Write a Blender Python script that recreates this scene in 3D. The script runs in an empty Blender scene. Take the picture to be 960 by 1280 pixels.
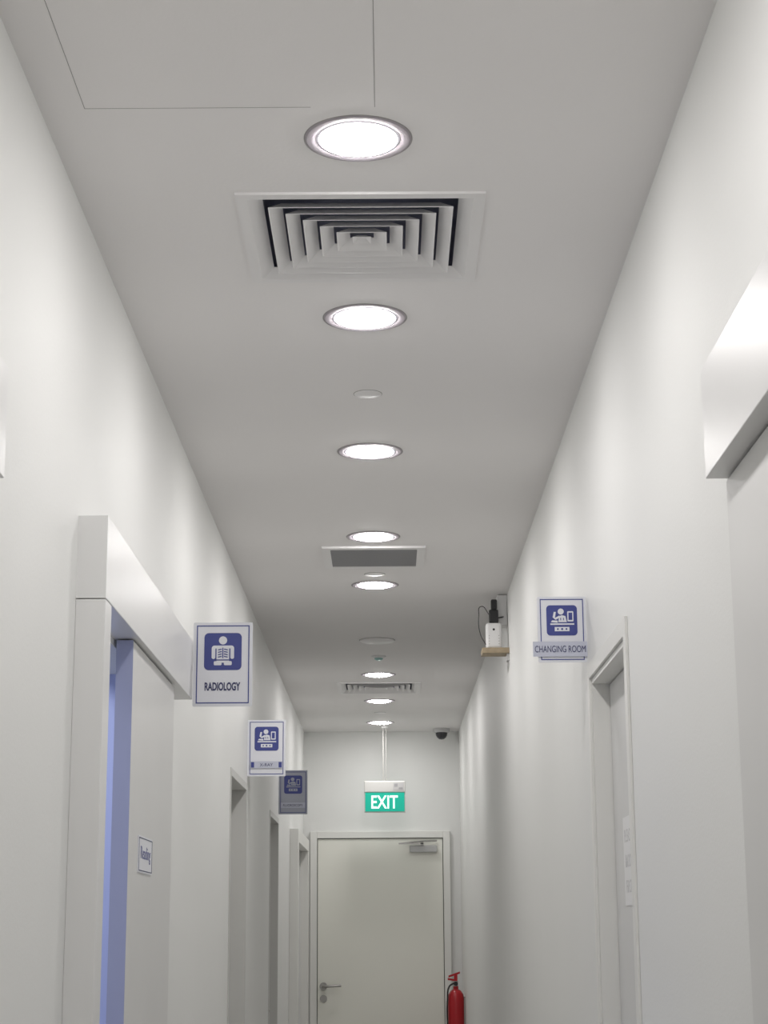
import bpy, bmesh, math
from mathutils import Matrix, Vector

# ------------------------------------------------------------ constants (metres)
CAM_Z = 1.40
ZC = 2.84            # ceiling
XL, XR = -0.6165, 0.533
YE, YB = 13.41, -2.5
CX = -0.047          # centre line of the fittings
T = 0.12

# ------------------------------------------------------------ materials
def mat(name, col, rough=0.6, metal=0.0, bump=0.0, bscale=200.0, var=0.0, vscale=3.0, emit=None, estr=0.0, spec=0.5):
    m = bpy.data.materials.new(name); m.use_nodes = True
    nt = m.node_tree; b = nt.nodes["Principled BSDF"]
    b.inputs["Base Color"].default_value = (*col, 1)
    b.inputs["Roughness"].default_value = rough
    b.inputs["Metallic"].default_value = metal
    b.inputs["Specular IOR Level"].default_value = spec
    tc = nt.nodes.new("ShaderNodeTexCoord")
    if var > 0:
        n = nt.nodes.new("ShaderNodeTexNoise"); n.inputs["Scale"].default_value = vscale
        n.inputs["Detail"].default_value = 4
        nt.links.new(tc.outputs["Object"], n.inputs["Vector"])
        r = nt.nodes.new("ShaderNodeValToRGB")
        r.color_ramp.elements[0].position = 0.3; r.color_ramp.elements[1].position = 0.7
        r.color_ramp.elements[0].color = (*[c*(1-var) for c in col], 1)
        r.color_ramp.elements[1].color = (*col, 1)
        nt.links.new(n.outputs["Fac"], r.inputs["Fac"])
        nt.links.new(r.outputs["Color"], b.inputs["Base Color"])
    if bump > 0:
        n2 = nt.nodes.new("ShaderNodeTexNoise"); n2.inputs["Scale"].default_value = bscale
        nt.links.new(tc.outputs["Object"], n2.inputs["Vector"])
        bp = nt.nodes.new("ShaderNodeBump"); bp.inputs["Strength"].default_value = bump
        bp.inputs["Distance"].default_value = 0.002
        nt.links.new(n2.outputs["Fac"], bp.inputs["Height"])
        nt.links.new(bp.outputs["Normal"], b.inputs["Normal"])
    if emit:
        b.inputs["Emission Color"].default_value = (*emit, 1)
        b.inputs["Emission Strength"].default_value = estr
    return m

M_WALL = mat("wall_paint", (0.80, 0.805, 0.79), 0.55, bump=0.15, bscale=150, var=0.02, vscale=1.5, spec=0.3)
M_CEIL = mat("ceiling_paint", (0.83, 0.815, 0.81), 0.8, bump=0.1, bscale=120, var=0.02, vscale=1.2, spec=0.2)
M_FLOOR = mat("vinyl_floor", (0.70, 0.69, 0.66), 0.35, var=0.08, vscale=14)
M_SKIRT = mat("skirting", (0.5, 0.5, 0.48), 0.5)
M_LAM = mat("white_laminate", (0.76, 0.76, 0.755), 0.35, var=0.015, vscale=5)
M_LEAF = mat("door_laminate", (0.70, 0.70, 0.69), 0.42, var=0.02, vscale=4)
M_DOOR = mat("end_door_paint", (0.87, 0.87, 0.80), 0.45, var=0.02, vscale=2)
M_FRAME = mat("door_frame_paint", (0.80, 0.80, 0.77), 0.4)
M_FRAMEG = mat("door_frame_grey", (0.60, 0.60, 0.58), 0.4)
M_ROD = mat("painted_rod", (0.42, 0.42, 0.40), 0.6)
M_EDGE = mat("leaf_edge", (0.38, 0.41, 0.58), 0.5)  # white edge; blue light from the side room is put into its colour
M_BLUE = mat("blue_lining", (0.50, 0.55, 0.82), 0.6)
M_BLUER = mat("blue_room_paint", (0.60, 0.63, 0.75), 0.7)
M_DARK = mat("shadow_gap", (0.10, 0.10, 0.09), 0.8)
M_SEAM = mat("seam_line", (0.34, 0.33, 0.32), 0.9)
M_ALU = mat("diffuser_white", (0.80, 0.79, 0.79), 0.45)
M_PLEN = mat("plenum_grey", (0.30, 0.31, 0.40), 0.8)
M_GRILLE = mat("grille_grey", (0.33, 0.33, 0.34), 0.6)
M_RIM = mat("lamp_rim", (0.40, 0.37, 0.40), 0.5, spec=0.2)
M_LED = mat("lamp_diffuser", (1, 1, 1), 0.5, emit=(1.0, 0.97, 0.955), estr=92)
M_LEDE = mat("lamp_diffuser_edge", (0.5, 0.47, 0.52), 0.5, emit=(0.97, 0.92, 1.0), estr=0.35)
M_WPLA = mat("white_plastic", (0.82, 0.82, 0.82), 0.4)
M_GPLA = mat("grey_plastic", (0.5, 0.5, 0.5), 0.45)
M_FAINT = mat("faded_print", (0.62, 0.62, 0.62), 0.6)
M_BLK = mat("black_plastic", (0.02, 0.02, 0.022), 0.35)
M_WOOD = mat("tan_wood", (0.45, 0.36, 0.24), 0.55, var=0.3, vscale=30)
M_CARD = mat("sign_card", (0.78, 0.79, 0.84), 0.35)
M_CARD_SHADE = mat("sign_card_shaded", (0.42, 0.44, 0.52), 0.4)  # darker copy of the sign card, weak light on the far sign painted in
M_INK = mat("sign_blue_ink", (0.05, 0.065, 0.27), 0.4)
M_INKD = mat("sign_dark_ink", (0.045, 0.05, 0.14), 0.5)
M_STRIP = mat("sign_label", (0.56, 0.58, 0.68), 0.5)
M_GREEN = mat("exit_green", (0.0, 0.30, 0.21), 0.4, emit=(0.0, 0.50, 0.35), estr=0.42)
M_EXITW = mat("exit_white", (0.8, 1, 0.9), 0.4, emit=(0.75, 1.0, 0.9), estr=0.85)
M_STEEL = mat("brushed_steel", (0.42, 0.41, 0.40), 0.3, metal=0.9)
M_RED = mat("extinguisher_red", (0.46, 0.012, 0.02), 0.28)
M_HOSE = mat("rubber", (0.03, 0.03, 0.03), 0.5)
M_TEAL = mat("indicator_teal", (0.35, 0.6, 0.58), 0.4)
M_SMOKE = mat("smoked_dome", (0.03, 0.03, 0.035), 0.1)

# ------------------------------------------------------------ helpers
C = bpy.context.scene.collection
def link(o, parent=None):
    C.objects.link(o)
    if parent: o.parent = parent
    return o
def empty(name, loc=(0, 0, 0)):
    e = bpy.data.objects.new(name, None); e.empty_display_size = 0.05
    return link(e)
def obj(name, bm, mats, parent=None, smooth=False, bevel=0.0):
    me = bpy.data.meshes.new(name)
    bmesh.ops.recalc_face_normals(bm, faces=bm.faces)
    bm.to_mesh(me); bm.free()
    for m in (mats if isinstance(mats, (list, tuple)) else [mats]): me.materials.append(m)
    o = bpy.data.objects.new(name, me); link(o, parent)
    if smooth:
        for p in me.polygons: p.use_smooth = True
        md = o.modifiers.new("es", 'EDGE_SPLIT'); md.split_angle = math.radians(35)
    if bevel > 0:
        md = o.modifiers.new("bev", 'BEVEL'); md.width = bevel; md.segments = 2
        md.limit_method = 'ANGLE'
    return o
def add_box(bm, x0, x1, y0, y1, z0, z1, mi=0):
    vs = [bm.verts.new((x, y, z)) for x in (x0, x1) for y in (y0, y1) for z in (z0, z1)]
    for f in ((0,1,3,2),(4,6,7,5),(0,4,5,1),(2,3,7,6),(0,2,6,4),(1,5,7,3)):
        fc = bm.faces.new([vs[i] for i in f]); fc.material_index = mi
def box(name, b, m, parent=None, bevel=0.0):
    bm = bmesh.new(); add_box(bm, *b); return obj(name, bm, m, parent, bevel=bevel)
def boxes(name, bl, m, parent=None, bevel=0.0):
    bm = bmesh.new()
    for b in bl: add_box(bm, *b)
    return obj(name, bm, m, parent, bevel=bevel)
def lathe(name, prof, loc, m, parent=None, seg=48, axis='Z'):
    bm = bmesh.new(); rings = []
    for r, z in prof:
        if r < 1e-6: rings.append([bm.verts.new((0, 0, z))])
        else: rings.append([bm.verts.new((r*math.cos(2*math.pi*i/seg), r*math.sin(2*math.pi*i/seg), z)) for i in range(seg)])
    for a, b in zip(rings[:-1], rings[1:]):
        for i in range(seg):
            j = (i+1) % seg
            if len(a) == 1 and len(b) == 1: continue
            if len(a) == 1: bm.faces.new((a[0], b[i], b[j]))
            elif len(b) == 1: bm.faces.new((a[i], a[j], b[0]))
            else: bm.faces.new((a[i], a[j], b[j], b[i]))
    if axis == 'Y': bmesh.ops.rotate(bm, verts=bm.verts, matrix=Matrix.Rotation(math.radians(90), 3, 'X'))
    if axis == 'X': bmesh.ops.rotate(bm, verts=bm.verts, matrix=Matrix.Rotation(math.radians(90), 3, 'Y'))
    bmesh.ops.translate(bm, verts=bm.verts, vec=loc)
    return obj(name, bm, m, parent, smooth=True)
def tube(name, pts, r, m, parent=None):
    cu = bpy.data.curves.new(name, 'CURVE'); cu.dimensions = '3D'; cu.bevel_depth = r; cu.bevel_resolution = 3
    sp = cu.splines.new('BEZIER'); sp.bezier_points.add(len(pts)-1)
    for p, q in zip(sp.bezier_points, pts):
        p.co = q; p.handle_left_type = p.handle_right_type = 'AUTO'
    cu.materials.append(m); cu.use_fill_caps = True
    o = bpy.data.objects.new(name, cu); return link(o, parent)
def text(name, body, w, h, centre, m, parent=None, rot=(math.pi/2, 0, 0), bold=0.0):
    cu = bpy.data.curves.new(name, 'FONT'); cu.body = body; cu.size = 1.0; cu.offset = bold; cu.extrude = 0.01
    tmp = bpy.data.objects.new(name+"_t", cu); C.objects.link(tmp)
    bpy.context.view_layer.update()
    me = bpy.data.meshes.new_from_object(tmp.evaluated_get(bpy.context.evaluated_depsgraph_get()))
    bpy.data.objects.remove(tmp)
    xs = [v.co.x for v in me.vertices]; ys = [v.co.y for v in me.vertices]
    cx, cy = (min(xs)+max(xs))/2, (min(ys)+max(ys))/2
    sx, sy = w/(max(xs)-min(xs)), h/(max(ys)-min(ys))
    R = Matrix.Rotation(rot[2], 4, 'Z') @ Matrix.Rotation(rot[0], 4, 'X')
    for v in me.vertices:
        v.co = Vector(((v.co.x-cx)*sx, (v.co.y-cy)*sy, v.co.z*0.02))
    me.transform(Matrix.Translation(centre) @ R)
    me.materials.clear(); me.materials.append(m)
    o = bpy.data.objects.new(name, me); return link(o, parent)

def rrect(x0, x1, z0, z1, r, n=6):
    pts = []
    for cx, cz, a0 in ((x1-r, z1-r, 0), (x0+r, z1-r, 90), (x0+r, z0+r, 180), (x1-r, z0+r, 270)):
        for i in range(n+1):
            a = math.radians(a0+90*i/n); pts.append((cx+r*math.cos(a), cz+r*math.sin(a)))
    return pts
def circ(cx, cz, r, n=24): return [(cx+r*math.cos(2*math.pi*i/n), cz+r*math.sin(2*math.pi*i/n)) for i in range(n)]
def rect(x0, x1, z0, z1): return [(x0, z0), (x1, z0), (x1, z1), (x0, z1)]
def plates(name, polys, y, m, parent, th=0.0006):
    bm = bmesh.new()
    for pts in polys:
        a = [bm.verts.new((p[0], y, p[1])) for p in pts]
        b = [bm.verts.new((p[0], y+th, p[1])) for p in pts]
        bm.faces.new(a); bm.faces.new(b[::-1]); n = len(pts)
        for i in range(n):
            bm.faces.new((a[i], b[i], b[(i+1) % n], a[(i+1) % n]))
    return obj(name, bm, m, parent)

# ------------------------------------------------------------ room shell
def wall_side(name, xin, sgn, openings):
    xa, xb = sorted((xin, xin+sgn*T)); bl = []; y = YB
    for y0, y1, zt in openings:
        bl.append((xa, xb, y, y0, 0, ZC)); bl.append((xa, xb, y0, y1, zt, ZC)); y = y1
    bl.append((xa, xb, y, YE, 0, ZC))
    return boxes(name, bl, M_WALL)
wall_side("wall_left", XL, -1, [(3.60, 4.50, 2.03), (7.12, 7.96, 2.03), (9.54, 10.30, 2.02), (11.62, 12.95, 1.97)])
wall_side("wall_right", XR, 1, [(3.965, 4.665, 2.035)])
box("wall_end", (XL-T, XR+T, YE, YE+T, 0, ZC), M_WALL)
box("wall_back", (XL-T, XR+T, YB-T, YB, 0, ZC), M_WALL)
box("floor", (XL-T, XR+T, YB-T, YE+T, -0.1, 0), M_FLOOR)
HS = 0.225
dif_y = (3.615, 10.92)
cb = [(XL-T, CX-HS, YB-T, YE+T, ZC, ZC+0.1), (CX+HS, XR+T, YB-T, YE+T, ZC, ZC+0.1)]
yy = YB-T
for dy in dif_y:
    cb.append((CX-HS, CX+HS, yy, dy-HS, ZC, ZC+0.1)); yy = dy+HS
cb.append((CX-HS, CX+HS, yy, YE+T, ZC, ZC+0.1))
boxes("ceiling", cb, M_CEIL)
boxes("baseboard_left", [(XL, XL+0.012, a, b, 0, 0.1) for a, b in ((5.14, 7.12), (7.96, 9.54), (10.3, 11.5), (13.1, YE))], M_SKIRT)
boxes("baseboard_right", [(XR-0.012, XR, a, b, 0, 0.1) for a, b in ((2.6, 3.92), (4.71, YE))], M_SKIRT)

# access hatch seams in the ceiling
boxes("ceiling_hatch", [(-0.535, -0.13, 2.981, 2.9822, ZC-0.0004, ZC),
                        (-0.5362, -0.535, 2.38, 2.9822, ZC-0.0004, ZC),
                        (-0.0156, -0.0144, 2.38, 2.9822, ZC-0.0004, ZC),
                        (-0.5362, -0.0144, 2.38, 2.3812, ZC-0.0004, ZC)], M_SEAM)

# ------------------------------------------------------------ downlights
for y in (-1.4, -0.2, 1.0, 2.1, 3.115, 4.123, 5.367, 6.60, 7.57, 10.34, 11.56, 12.80):
    p = empty("recessed_downlight")
    lathe("rim", [(0.0785, ZC-0.0005), (0.0800, ZC-0.0015), (0.0870, ZC-0.0030), (0.096, ZC-0.0030), (0.100, ZC)], (CX, y, 0), M_RIM, p, 64)
    lathe("rim_joint", [(0.100, ZC-0.0008), (0.1015, ZC-0.0008), (0.1015, ZC)], (CX, y, 0), M_SEAM, p, 64)
    lathe("lens", [(0, ZC-0.010), (0.035, ZC-0.0094), (0.058, ZC-0.0068), (0.0735, ZC-0.0025)], (CX, y, 0), M_LED, p, 64)
    lathe("lens_edge", [(0.0735, ZC-0.0025), (0.0785, ZC-0.0005)], (CX, y, 0), M_LEDE, p, 64)

# ------------------------------------------------------------ 4-way diffusers
def sq(bm, cx, cy, s, z): return [bm.verts.new((cx+a*s, cy+b*s, z)) for a, b in ((-1,-1),(1,-1),(1,1),(-1,1))]
def loft(bm, loops, closed=False):
    pairs = list(zip(loops[:-1], loops[1:]))
    if closed: pairs.append((loops[-1], loops[0]))
    for P, Q in pairs:
        for i in range(4):
            j = (i+1) % 4; bm.faces.new((P[i], P[j], Q[j], Q[i]))
for cy in dif_y:
    p = empty("ceiling_air_diffuser")
    bm = bmesh.new()
    loft(bm, [sq(bm, CX, cy, s, z) for s, z in ((0.2525, ZC+0.0), (0.2515, ZC-0.005), (0.228, ZC-0.005), (0.200, ZC+0.014), (0.202, ZC+0.015), (0.2245, ZC+0.0)) ], closed=True)
    obj("flange", bm, M_ALU, p)
    for k, s in enumerate((0.183, 0.149, 0.115, 0.081, 0.047)):
        bm = bmesh.new()
        loft(bm, [sq(bm, CX, cy, a, z) for a, z in ((s+0.006, ZC-0.006), (s-0.020, ZC+0.014), (s-0.0215, ZC+0.0135), (s+0.004, ZC-0.0065))], closed=True)
        obj("louvre_%d" % (k+1), bm, M_ALU, p)
    bm = bmesh.new()
    loft(bm, [sq(bm, CX, cy, a, z) for a, z in ((0.020, ZC-0.003), (0.010, ZC+0.004), (0.008, ZC+0.004), (0.018, ZC-0.0035))], closed=True)
    add_box(bm, CX-0.0095, CX+0.0095, cy-0.0095, cy+0.0095, ZC+0.0035, ZC+0.0045)
    obj("core", bm, M_ALU, p)
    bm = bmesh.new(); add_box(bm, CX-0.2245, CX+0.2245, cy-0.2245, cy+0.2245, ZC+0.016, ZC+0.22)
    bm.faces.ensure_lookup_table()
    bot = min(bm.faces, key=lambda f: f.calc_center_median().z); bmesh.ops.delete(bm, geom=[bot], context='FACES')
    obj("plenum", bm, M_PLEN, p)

# return grille
p = empty("return_air_grille"); gy = 6.97
boxes("frame", [(CX-.2, CX+.2, gy-.2, gy-.165, ZC-.008, ZC), (CX-.2, CX+.2, gy+.165, gy+.2, ZC-.008, ZC),
                (CX-.2, CX-.168, gy-.165, gy+.165, ZC-.008, ZC), (CX+.168, CX+.2, gy-.165, gy+.165, ZC-.008, ZC)], M_ALU, p)
box("backing", (CX-.168, CX+.168, gy-.165, gy+.165, ZC-.002, ZC), M_GRILLE, p)
boxes("slats", [(CX-.168, CX+.168, gy-.165+i*0.011, gy-.165+i*0.011+.006, ZC-.007, ZC-.002) for i in range(30)], M_GRILLE, p)

# small ceiling discs
def disc(name, y, r, hgt, m=M_ALU, x=CX):
    p = empty(name)
    lathe("cover", [(0, ZC-hgt), (r*.9, ZC-hgt), (r, ZC-hgt*.5), (r, ZC)], (x, y, 0), m, p)
    lathe("joint_ring", [(r*1.0, ZC-0.001), (r*1.04, ZC-0.001), (r*1.04, ZC)], (x, y, 0), M_SEAM, p)
disc("sprinkler_cover_plate", 4.755, 0.038, 0.003)
disc("sprinkler_cover_plate", 7.33, 0.042, 0.003)
disc("ceiling_speaker", 9.07, 0.088, 0.010)
disc("sprinkler_cover_plate", 12.2, 0.038, 0.004)
p = empty("emergency_light")
lathe("base", [(0, ZC-.012), (.034, ZC-.012), (.04, ZC-.006), (.04, ZC)], (CX+.005, 9.62, 0), M_WPLA, p)
lathe("lens", [(0, ZC-.024), (.014, ZC-.023), (.022, ZC-.018), (.024, ZC-.0121)], (CX+.005, 9.62, 0), M_TEAL, p)

# ------------------------------------------------------------ sliding doors
ZB, ZT = 2.047, 2.215
def sliding(name, side, y0, y1, ly0, ly1, post=None, lm=M_LEAF):
    p = empty(name)
    if side < 0:
        xw, xf = XL, -0.557; lx = (-0.610, -0.572)
    else:
        xw, xf = XR, 0.473; lx = (0.502, 0.528)
    a, b = sorted((xw, xf))
    box("track_cover", (a, b, y0+0.0025, y1, ZB, ZT), M_LAM, p, 0.0015)
    box("track_end_cap", (a, b, y0, y0+0.002, ZB, ZT), M_LAM, p)
    box("leaf", (lx[0], lx[1], ly0+0.002, ly1, 0.01, ZB-0.004), lm, p, 0.002)
    box("leaf_edge", (lx[0], lx[1], ly0, ly0+0.0018, 0.01, ZB-0.004), M_EDGE, p)
    if post: box("post", (a, b, post[0], post[1], 0, ZB-0.002), M_LAM, p, 0.0015)
    return p
d1 = sliding("door_1", -1, 3.52, 5.14, 4.03, 4.83, post=(3.52, 3.60))
box("lining_far", (XL-T, XL-0.001, 4.485, 4.4995, 0, 2.03), M_BLUE, d1)
box("lining_near", (XL-T, XL-0.001, 3.6005, 3.612, 0, 2.03), M_BLUE, d1)
p = empty("reading_room_plate")
box("plate", (-0.572, -0.5695, 4.185, 4.425, 1.533, 1.617), M_CARD, p, 0.0005)
boxes("border", [(-0.5696, -0.5690, 4.189, 4.421, z, z+0.002) for z in (1.537, 1.611)] +
      [(-0.5696, -0.5690, y, y+0.004, 1.537, 1.613) for y in (4.189, 4.417)], M_INKD, p)
text("lettering", "Reading", 0.17, 0.038, (-0.5692, 4.305, 1.575), M_INK, p, rot=(math.pi/2, 0, math.pi/2), bold=0.0)
d2 = sliding("door_2", -1, 0.90, 2.55, 1.3, 2.50)
d3 = sliding("door_3", 1, 0.90, 2.58, 1.2, 2.575)

# side room behind the radiology door
bm = bmesh.new(); add_box(bm, -2.2, XL-T-0.001, 3.2, 5.6, 0.0, 2.6)
bm.faces.ensure_lookup_table()
f = max(bm.faces, key=lambda f: f.calc_center_median().x); bmesh.ops.delete(bm, geom=[f], context='FACES')
obj("wall_radiology_room", bm, M_BLUER)
L = bpy.data.lights.new("room_lamp", 'AREA'); L.energy = 13; L.size = 0.6; L.color = (0.88, 0.91, 1.0)
lo = bpy.data.objects.new("radiology_room_light", L); lo.location = (-1.3, 4.0, 2.5); link(lo)

# ------------------------------------------------------------ recessed hinged doors on the left
def recessed(name, y0, y1, zt):
    p = empty(name)
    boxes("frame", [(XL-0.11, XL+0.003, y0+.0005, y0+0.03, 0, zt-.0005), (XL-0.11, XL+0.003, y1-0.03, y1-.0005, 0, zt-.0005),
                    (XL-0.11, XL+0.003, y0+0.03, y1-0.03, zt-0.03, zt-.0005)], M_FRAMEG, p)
    box("leaf", (XL-0.11, XL-0.07, y0+0.033, y1-0.033, 0.006, zt-0.033), M_LEAF, p)
    lathe("handle_rose", [(0, .012), (.024, .012), (.026, 0)], (XL-0.07, y0+.1, 1.0), M_STEEL, p, 24, 'X')
    tube("handle_lever", [(XL-0.06, y0+.1, 1.0), (XL-0.02, y0+.1, 1.0), (XL-0.02, y0+.22, 1.0)], .008, M_STEEL, p)
    return p
recessed("door_4", 7.12, 7.96, 2.03)
recessed("door_5", 9.54, 10.30, 2.02)
p = empty("door_6")
boxes("architrave", [(XL, XL+0.055, 11.50, 11.60, 0, 2.03), (XL, XL+0.055, 12.96, 13.06, 0, 2.03), (XL, XL+0.055, 11.60, 12.96, 1.95, 2.03)], M_FRAME, p, 0.002)
box("leaf", (XL-0.07, XL-0.03, 11.622, 12.948, 0.006, 1.968), M_LEAF, p)

# ------------------------------------------------------------ changing-room door on the right
p = empty("door_7"); y0, y1, zt = 3.93, 4.70, 2.075
boxes("architrave", [(XR-0.007, XR, y0, y0+0.038, 0, zt), (XR-0.007, XR, y1-0.038, y1, 0, zt), (XR-0.007, XR, y0+0.038, y1-0.038, zt-0.04, zt)], M_FRAME, p, 0.001)
boxes("lining", [(XR, XR+0.11, y0+0.036, y0+0.05, 0, 2.034), (XR, XR+0.11, y1-0.05, y1-0.036, 0, 2.034), (XR, XR+0.11, y0+0.05, y1-0.05, 2.02, 2.034)], M_FRAME, p)
box("leaf", (XR+0.045, XR+0.085, y0+0.053, y1-0.053, 0.006, 2.017), M_LEAF, p)
tube("handle_lever", [(XR+.045, 4.58, 1.0), (XR+.012, 4.58, 1.0), (XR+.012, 4.46, 1.0)], .008, M_STEEL, p)
p = empty("door_notice")
box("sheet", (XR+0.0435, XR+0.0448, 4.30, 4.47, 1.455, 1.665), M_WPLA, p)
for i, (t, w) in enumerate((("PLEASE", .12), ("KNOCK", .11), ("FIRST", .1))):
    text("lettering_%d" % i, t, w, 0.03, (XR+0.0433, 4.385, 1.62-i*0.06), M_FAINT, p, rot=(math.pi/2, 0, -math.pi/2))

# ------------------------------------------------------------ end door
p = empty("door_8"); ex0, ex1, ez = -0.566, 0.456, 2.11; YF = YE-0.035
boxes("frame", [(ex0, ex0+0.05, YF, YE, 0, ez), (ex1-0.05, ex1, YF, YE, 0, ez), (ex0+0.05, ex1-0.05, YF, YE, ez-0.05, ez)], M_FRAME, p, 0.003)
box("shadow_gap", (ex0+0.05, ex1-0.05, YE-0.004, YE-0.0005, 0, ez-0.05), M_DARK, p)
box("leaf", (ex0+0.055, ex1-0.055, YE-0.02, YE-0.005, 0.008, ez-0.055), M_DOOR, p, 0.002)
lathe("handle_rose", [(0, .012), (.026, .012), (.028, 0)], (-0.468, YE-0.02, 1.012), M_STEEL, p, 32, 'Y')
tube("handle_lever", [(-0.468, YE-0.02, 1.012), (-0.468, YE-0.065, 1.012), (-0.45, YE-0.072, 1.012), (-0.34, YE-0.072, 1.018)], .010, M_STEEL, p)
lathe("lock_cylinder", [(0, .012), (.024, .012), (.026, 0)], (-0.468, YE-0.02, 0.925), M_STEEL, p, 32, 'Y')
box("closer_body", (0.16, 0.36, YE-0.065, YE-0.0205, 1.955, 2.005), M_GPLA, p, 0.006)
boxes("closer_arm", [(0.08, 0.26, YE-0.085, YE-0.066, 2.012, 2.022), (0.24, 0.262, YE-0.085, YE-0.03, 2.004, 2.022)], M_STEEL, p)
tube("closer_link", [(0.085, YE-0.075, 2.017), (0.20, YE-0.06, 2.030), (0.36, YE-0.038, 2.040)], .006, M_STEEL, p)

# ------------------------------------------------------------ exit sign
p = empty("exit_sign"); sx, sy = -0.018, 13.05
lathe("rod", [(.0040, 2.44), (.0040, ZC)], (sx-.010, sy, 0), M_ROD, p, 16)
lathe("cable", [(.0022, 2.44), (.0022, ZC)], (sx+.010, sy, 0), M_ROD, p, 16)
lathe("ceiling_rose", [(0, ZC-.014), (.022, ZC-.012), (.026, ZC)], (sx, sy, 0), M_WPLA, p, 24)
box("housing", (sx-.148, sx+.148, sy-.022, sy+.022, 2.365, 2.447), M_FRAMEG, p, 0.006)
box("label", (sx+.06, sx+.135, sy-.024, sy-.022, 2.380, 2.435), M_GPLA, p)
boxes("label_marks", [(sx+.068, sx+.092, sy-.0248, sy-.024, 2.405, 2.427), (sx+.10, sx+.128, sy-.0248, sy-.024, 2.387, 2.400)], M_GRILLE, p)
box("panel_case", (sx-.148, sx+.148, sy-.014, sy+.014, 2.224, 2.365), M_FRAMEG, p, 0.002)
box("panel", (sx-.141, sx+.141, sy-.018, sy+.018, 2.230, 2.365), M_GREEN, p, 0.002)
text("lettering", "EXIT", 0.19, 0.092, (sx-.002, sy-.0195, 2.297), M_EXITW, p, bold=0.015)

# ------------------------------------------------------------ dome camera
p = empty("cctv_dome_camera"); X, Y = 0.40, 13.22
lathe("base", [(0, ZC-.03), (.050, ZC-.03), (.060, ZC-.02), (.060, ZC)], (X, Y, 0), M_GPLA, p, 32)
lathe("dome", [(0, ZC-.080), (.018, ZC-.077), (.033, ZC-.065), (.042, ZC-.048), (.044, ZC-.0301)], (X, Y, 0), M_SMOKE, p, 32)

# ------------------------------------------------------------ wifi repeater on shelf
p = empty("wifi_repeater"); Y = 7.78
box("shelf", (0.415, XR, Y-.05, Y+.06, 2.568, 2.592), M_WOOD, p, 0.002)
boxes("shelf_bracket", [(XR-.010, XR, Y-.03, Y+.04, 2.54, 2.568)], M_WPLA, p)
box("body", (0.434, 0.502, Y-.025, Y+.015, 2.592, 2.705), M_WPLA, p, 0.010)
boxes("vents", [(0.446, 0.450, Y-.0256, Y-.024, 2.61+i*.012, 2.614+i*.012) for i in range(4)] +
      [(0.488, 0.492, Y-.0256, Y-.024, 2.61+i*.012, 2.614+i*.012) for i in range(4)], M_GPLA, p)
lathe("status_led", [(0, .001), (.005, .001), (.005, 0)], (0.468, Y-.025, 2.675), M_BLK, p, 16, 'Y')
box("adapter", (0.450, 0.490, Y-.015, Y+.02, 2.705, 2.765), M_BLK, p, 0.005)
box("plug", (0.459, 0.486, Y-.010, Y+.02, 2.765, 2.812), M_BLK, p, 0.006)
tube("cable", [(0.45, Y-.005, 2.745), (0.415, Y-.005, 2.78), (0.405, Y-.005, 2.74), (0.41, Y-.005, 2.66), (0.434, Y-.005, 2.61)], .0018, M_BLK, p)
tube("lead", [(0.490, Y, 2.73), (0.507, Y+.01, 2.735), (0.515, Y+.03, 2.74)], .003, M_BLK, p)
box("junction_box", (0.488, XR, Y+.025, Y+.105, 2.70, 2.838), M_WPLA, p, 0.004)

# ------------------------------------------------------------ flag signs
def icon_polys(kind, x0, z0, s):
    def t(pts): return [(x0+a*s, z0+b*s) for a, b in pts]
    W, B = [], []
    if kind == 1:
        W += [t(circ(.5, .80, .11)), t(rrect(.20, .80, .50, .66, .075)), t(rrect(.20, .30, .30, .62, .045)), t(rrect(.70, .80, .30, .62, .045)),
              t(rect(.33, .67, .28, .62)), t(rrect(.26, .47, .13, .24, .03)), t(rrect(.53, .74, .13, .24, .03)), t(rect(.33, .67, .20, .255))]
        B += [t(rect(.487, .513, .32, .60)), t(rect(.30, .33, .30, .58)), t(rect(.67, .70, .30, .58)), t(rect(.30, .70, .262, .285))]
        for i in range(4):
            z = .345+i*.065
            B += [t([(.37, z-.012), (.47, z+.008), (.47, z+.036), (.37, z+.016)]), t([(.63, z-.012), (.53, z+.008), (.53, z+.036), (.63, z+.016)])]
    else:
        W += [t(circ(.47, .79, .10)), t([(.38, .44), (.66, .44), (.62, .64), (.50, .67), (.42, .64)]),
              t([(.24, .56), (.30, .52), (.44, .59), (.42, .66)]), t([(.20, .60), (.27, .54), (.31, .78), (.24, .78)]),
              t(rect(.12, .90, .35, .40)), t(rrect(.68, .88, .46, .80, .03)), t(rect(.26, .74, .14, .28)),
              t([(.14, .44), (.36, .42), (.36, .49), (.18, .50)])]
        B += [t(rect(.72, .84, .51, .75)), t(circ(.5, .21, .035, 12)), t(circ(.36, .21, .03, 12)), t(circ(.64, .21, .03, 12)),
              t(rect(.45, .475, .50, .58)), t(rect(.54, .565, .50, .58))]
    return W, B
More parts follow.
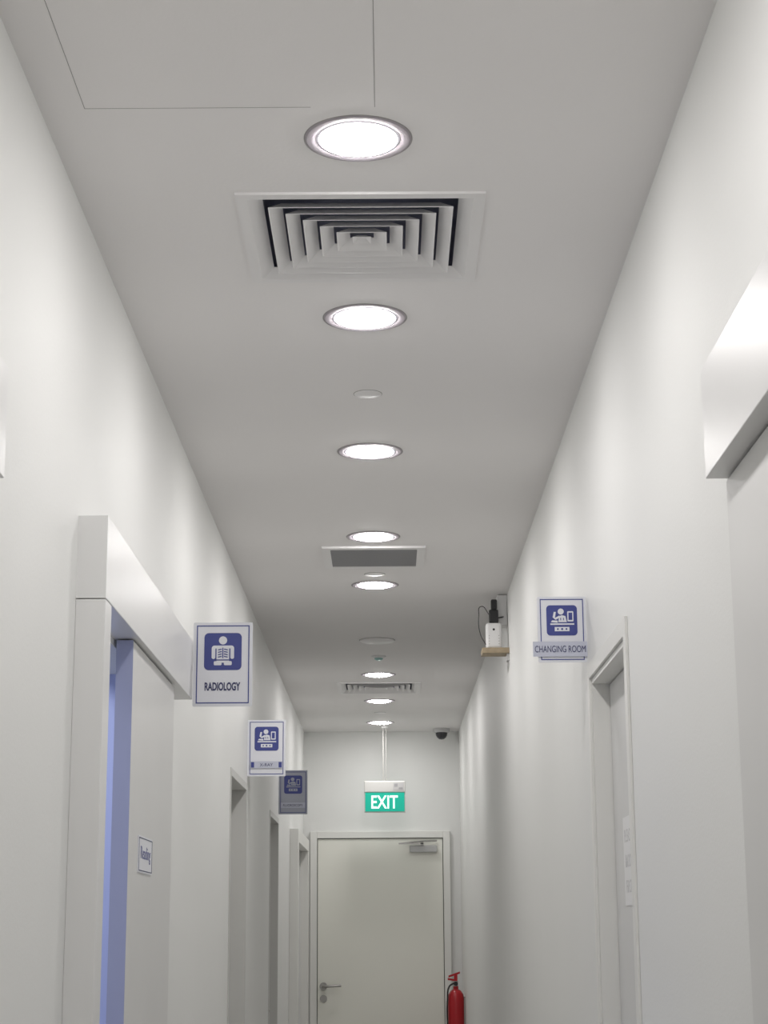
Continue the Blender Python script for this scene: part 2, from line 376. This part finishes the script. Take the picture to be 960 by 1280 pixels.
def flag_sign(name, x0, y, z0, w, h, kind, label, card=M_CARD, strip=None):
    p = empty(name)
    plates("card", [rrect(x0, x0+w, z0, z0+h, .004, 4)], y, card, p, 0.004)
    yf = y-0.0008
    m, b = w*0.055, w*0.018
    xa, xb, za, zb = x0+m, x0+w-m, z0+m*0.9, z0+h-m*0.9
    plates("border", [rect(xa, xb, za, za+b), rect(xa, xb, zb-b, zb), rect(xa, xa+b, za+b, zb-b), rect(xb-b, xb, za+b, zb-b)], yf, M_INK, p)
    s = w*0.63
    ix, iz = x0+(w-s)/2, z0+h-w*0.18-s
    plates("icon_ground", [rrect(ix, ix+s, iz, iz+s, s*.12)], yf, M_INK, p)
    W, B = icon_polys(kind, ix, iz, s)
    for k, poly in enumerate(W):
        plates("icon_figure_%d" % k, [poly], yf-0.0007-k*0.00002, card, p)
    plates("icon_details", B, yf-0.0016, M_INK, p)
    if strip:
        sx0, sx1, sz0, sz1, th = strip
        plates("label_strip", [rect(x0+sx0, x0+sx1, z0+sz0, z0+sz1)], yf-0.003, M_STRIP, p)
        text("lettering", label, (sx1-sx0)*th, (sz1-sz0)*0.44, (x0+(sx0+sx1)/2, yf-0.0035, z0+(sz0+sz1)/2), M_INKD, p, bold=0.0)
    else:
        text("lettering", label, w*0.60, h*0.100, (x0+w/2, yf, z0+h*0.235), M_INKD, p, bold=0.035)
    return p
s = flag_sign("radiology_sign", -0.557, 5.146, 2.028, 0.171, 0.243, 1, "RADIOLOGY")
s = flag_sign("xray_sign", XL, 7.985, 2.065, 0.168, 0.248, 2, "X-RAY", strip=(.012, .156, .035, .065, .4))
plates("label_ends", [rect(XL+.016, XL+.030, 2.103, 2.127), rect(XL+.138, XL+.152, 2.103, 2.127)], 7.985-.0043, M_INK, s)
s = flag_sign("fluoroscopy_sign", XL, 10.32, 2.045, 0.163, 0.247, 2, "FLUOROSCOPY", card=M_CARD_SHADE, strip=(.012, .150, .035, .065, .8))
s = flag_sign("changing_room_sign", XR-0.1315, 4.72, 2.087, 0.129, 0.176, 2, "CHANGING ROOM", strip=(-.014, .130, .015, .055, .93))

# ------------------------------------------------------------ fire extinguisher
p = empty("fire_extinguisher"); X, Y = 0.468, 12.95
lathe("cylinder", [(0, .55), (.045, .55), (.056, .56), (.058, .58), (.058, .93), (.052, .965), (.036, .99), (.018, 1.0), (.018, 1.02), (0, 1.02)], (X, Y, 0), M_RED, p, 40)
lathe("valve", [(0, 1.02), (.016, 1.02), (.016, 1.055), (0, 1.055)], (X, Y, 0), M_STEEL, p, 20)
lathe("gauge", [(0, .02), (.014, .02), (.015, .004)], (X, Y-.01, 1.037), M_BLK, p, 20, 'Y')
bm = bmesh.new()
for (ax, az, bx, bz) in ((-.012, 1.05, .055, 1.062), (-.03, 1.105, .05, 1.078)):
    v = [bm.verts.new((X-q[0], Y+yy, q[1]+dz)) for yy in (-.009, .009) for q, dz in (((ax, az), 0), ((bx, bz), 0), ((bx, bz), .014), ((ax, az), .014))]
    for f in ((0,1,2,3), (7,6,5,4), (0,4,5,1), (1,5,6,2), (2,6,7,3), (3,7,4,0)): bm.faces.new([v[i] for i in f])
add_box(bm, X-.012, X+.012, Y-.010, Y+.010, 1.050, 1.10)
obj("squeeze_handle", bm, M_RED, p)
tube("hose", [(X-.014, Y-.01, 1.04), (X-.045, Y-.03, 1.02), (X-.060, Y-.035, .93), (X-.060, Y-.035, .70)], .006, M_HOSE, p)
lathe("nozzle", [(.006, .72), (.012, .62), (0, .62)], (X-.060, Y-.035, 0), M_HOSE, p, 16)
box("label", (X-.03, X+.03, Y-.0595, Y-.05, .60, .74), M_CARD, p)
box("wall_bracket", (X+.055, XR, Y-.02, Y+.02, .75, .95), M_STEEL, p)

# ------------------------------------------------------------ world + camera
w = bpy.data.worlds.new("World"); bpy.context.scene.world = w; w.use_nodes = True
w.node_tree.nodes["Background"].inputs[0].default_value = (0.8, 0.85, 0.9, 1)
w.node_tree.nodes["Background"].inputs[1].default_value = 0.05

cam = bpy.data.cameras.new("camera"); co = bpy.data.objects.new("camera", cam); link(co)
cam.sensor_fit = 'VERTICAL'; cam.sensor_height = 36.0; cam.sensor_width = 27.0
cam.lens = 36.0*2250/1280; cam.clip_start = 0.01
co.matrix_world = Matrix.Translation((0, 0, CAM_Z)) @ Matrix.Rotation(0.0009, 4, 'Z') @ \
    Matrix.Rotation(math.radians(90+13.09), 4, 'X') @ Matrix.Rotation(-0.006, 4, 'Z')
bpy.context.scene.camera = co
sc = bpy.context.scene
sc.view_settings.view_transform = 'Standard'
sc.view_settings.exposure = 0.0
